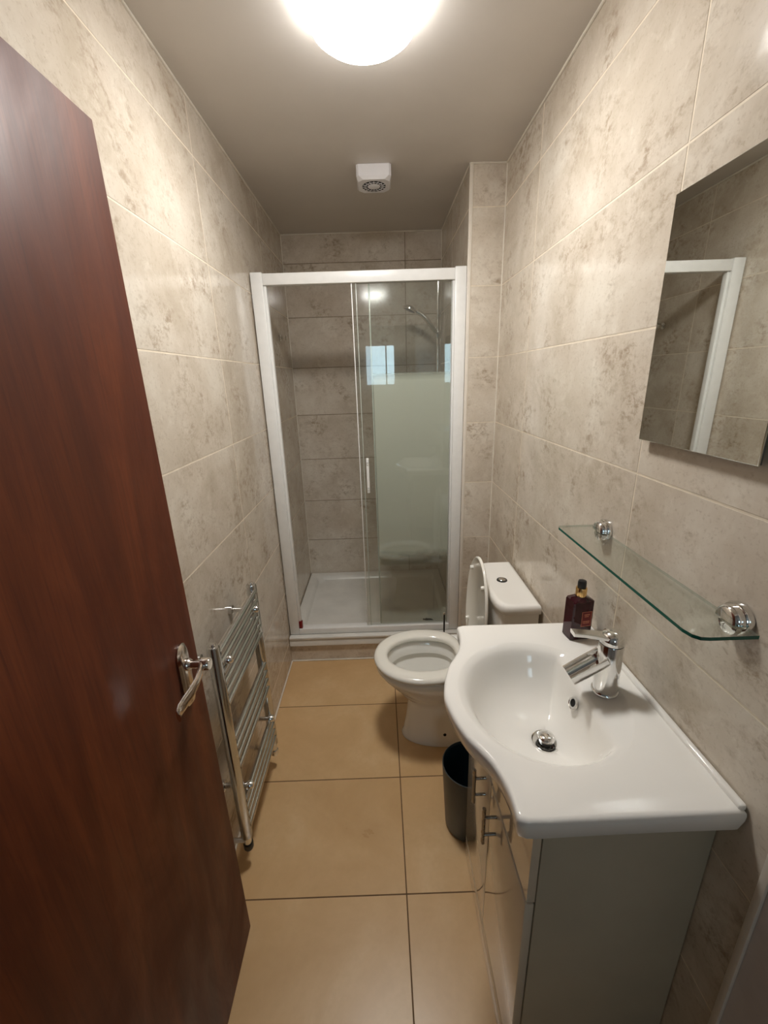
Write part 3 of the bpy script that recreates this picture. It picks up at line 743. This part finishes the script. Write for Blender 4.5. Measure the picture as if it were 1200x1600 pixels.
# trough spout: open half pipe sloping down toward the bowl
def trough(n=14):
    S = Vector((TX - .014, TYT, TZ + .092)); E_ = Vector((TX - .086, TYT, TZ + .045)); d = (E_ - S).normalized(); u = Vector((0, 1, 0)); w = d.cross(u)
    if w.z < 0: w = -w
    out = []
    for c, ro, ri in ((S, .0240, .0210), (S.lerp(E_, .5), .0240, .0210), (E_, .0232, .0204)):
        r = []
        for i in range(n + 1):
            a = PI * 1.0 + PI * i / n
            a = math.radians(160) + math.radians(220) * i / n
            r.append(c + u * ro * math.cos(a) + w * ro * math.sin(a) - g)
        for i in range(n, -1, -1):
            a = math.radians(160) + math.radians(220) * i / n
            r.append(c + u * ri * math.cos(a) + w * ri * math.sin(a) - g)
        out.append(r)
    return out
q = bmesh.new(); loft_bm(q, trough()); link('spout', to_mesh(q, 'spout', True, 35), M['chrome'], tp)

# ------------------------------------------------------------------ SOAP BOTTLE
bo = thing('soap_bottle', 'dark wine-red glass bottle with gold collar on the basin corner', 'bottle', (1.064, .962, ZB + .001))
bo.rotation_euler = (0, 0, math.radians(8))
def brect(hx, hy, z, c=.004): return [(-hx + c, -hy, z), (hx - c, -hy, z), (hx, -hy + c, z), (hx, hy - c, z), (hx - c, hy, z), (-hx + c, hy, z), (-hx, hy - c, z), (-hx, -hy + c, z)]
def local(name, rings, mat, parent, angle=25):
    q = bmesh.new(); loft_bm(q, rings); return link(name, to_mesh(q, name, True, angle), mat, parent)
BW, BD = .0290, .0215
local('body', [brect(BW - .002, BD - .002, 0), brect(BW, BD, .002), brect(BW, BD, .108), brect(BW - .001, BD - .001, .111), brect(.012, .012, .119), brect(.0105, .0105, .121)], M['wine'], bo)
def lloc(name, prof, mat, parent, o=(0, 0, 0)):
    q = bmesh.new(); lathe_bm(q, prof, o, 'z', 28); return link(name, to_mesh(q, name), mat, parent)
lloc('collar', [(.0, .1205), (.0135, .1205), (.0138, .122), (.0138, .142), (.013, .1435), (.0, .1435)], M['gold'], bo)
lloc('pump_cap', [(.0, .1437), (.0105, .1437), (.0108, .146), (.0105, .158), (.0095, .162), (.006, .1632), (.0, .1635)], M['dark'], bo)
def lbox(name, lo, hi, mat, parent): 
    q = bmesh.new(); bbox(q, lo, hi); return link(name, to_mesh(q, name, False), mat, parent)
lb = lbox('label', (-.005, -BD - .0006, .040), (.0225, -BD - .0001, .083), M['label'], bo)
for lo, hi in (((-.005, 0, .040), (.0225, 0, .0412)), ((-.005, 0, .0818), (.0225, 0, .083)), ((-.005, 0, .040), (-.0039, 0, .083)), ((.0214, 0, .040), (.0225, 0, .083))):
    lbox('label_border', (lo[0], -BD - .0010, lo[2]), (hi[0], -BD - .0006, hi[2]), M['label_ink'], lb)
for z, x0, x1, hgt in ((.0725, .002, .0155, .0032), (.0675, .003, .0145, .0026), (.053, -.001, .0185, .0030), (.0487, .000, .0175, .0024)):
    x = x0
    while x < x1:
        wd_ = random.uniform(.0012, .0022); lbox('label_mark', (x, -BD - .0010, z), (x + wd_, -BD - .0006, z + hgt), M['label_ink'], lb); x += wd_ + .0007

# ------------------------------------------------------------------ GLASS SHELF
SZ = 1.163
sh = thing('glass_shelf', 'clear glass shelf on two chrome brackets below the mirror', 'shelf', (1.07, .78, SZ))
o2 = [(1.1135, .531), (1.040, .531), (1.027, .533), (1.019, .541), (1.015, .556), (1.015, 1.022), (1.018, 1.030), (1.025, 1.0335), (1.1135, 1.0335)]
g = Vector(sh.location)
bm = bmesh.new(); loft_bm(bm, [[Vector((x, y, SZ - .003)) - g for x, y in o2], [Vector((x, y, SZ + .003)) - g for x, y in o2]])
me = to_mesh(bm, 'glass_plate', False); me.materials.append(M['shelf']); me.materials.append(M['shelf_edge']); me.materials.append(M['shelf_back'])
for p in me.polygons:
    if abs(p.normal.z) < .5: p.material_index = 1 if (p.normal.x < .5 and p.normal.y < .5) else 2
link('glass_plate', me, None, sh)
for y in (.577, .988):
    lathe('bracket_plate', [(.0, -.001), (.028, -.001), (.028, -.008), (.026, -.012), (.0, -.012)], M['chrome'], sh, (W, y, SZ + .004), 'x', 36)
    # upper jaw: flattened half dome over the glass, lower jaw under it
    q = bmesh.new()
    lathe_bm(q, [(.0, -.0275), (.018, -.0270), (.0215, -.0250), (.0240, -.0200), (.0250, -.012)], Vector((W, y, SZ + .0035)) - g, 'x', 36)
    for v in q.verts:
        if v.co.z < SZ + .0035 - g.z: v.co.z = SZ + .0035 - g.z
    link('upper_jaw', to_mesh(q, 'upper_jaw'), M['chrome'], sh)
    q = bmesh.new()
    lathe_bm(q, [(.0, -.0225), (.015, -.022), (.0185, -.0195), (.020, -.012)], Vector((W, y, SZ - .0035)) - g, 'x', 36)
    for v in q.verts:
        if v.co.z > SZ - .0035 - g.z: v.co.z = SZ - .0035 - g.z
    link('lower_jaw', to_mesh(q, 'lower_jaw'), M['chrome'], sh)

# ------------------------------------------------------------------ MIRROR
mi = thing('wall_mirror', 'frameless rectangular mirror hung above the glass shelf', 'mirror', (W - .01, .737, 1.63))
MX = W - .0185
box('mirror_glass', (MX, .5915, 1.411), (MX + .0035, .8835, 1.851), M['mirror'], mi, .0012, 1)
box('backing', (MX + .0037, .5930, 1.4125), (MX + .0065, .8820, 1.8495), M['mirror_edge'], mi)
for z in (1.47, 1.79):
    for y in (.63, .845): box('spacer', (MX + .0067, y - .012, z - .012), (W - .0004, y + .012, z + .012), M['dark'], mi)
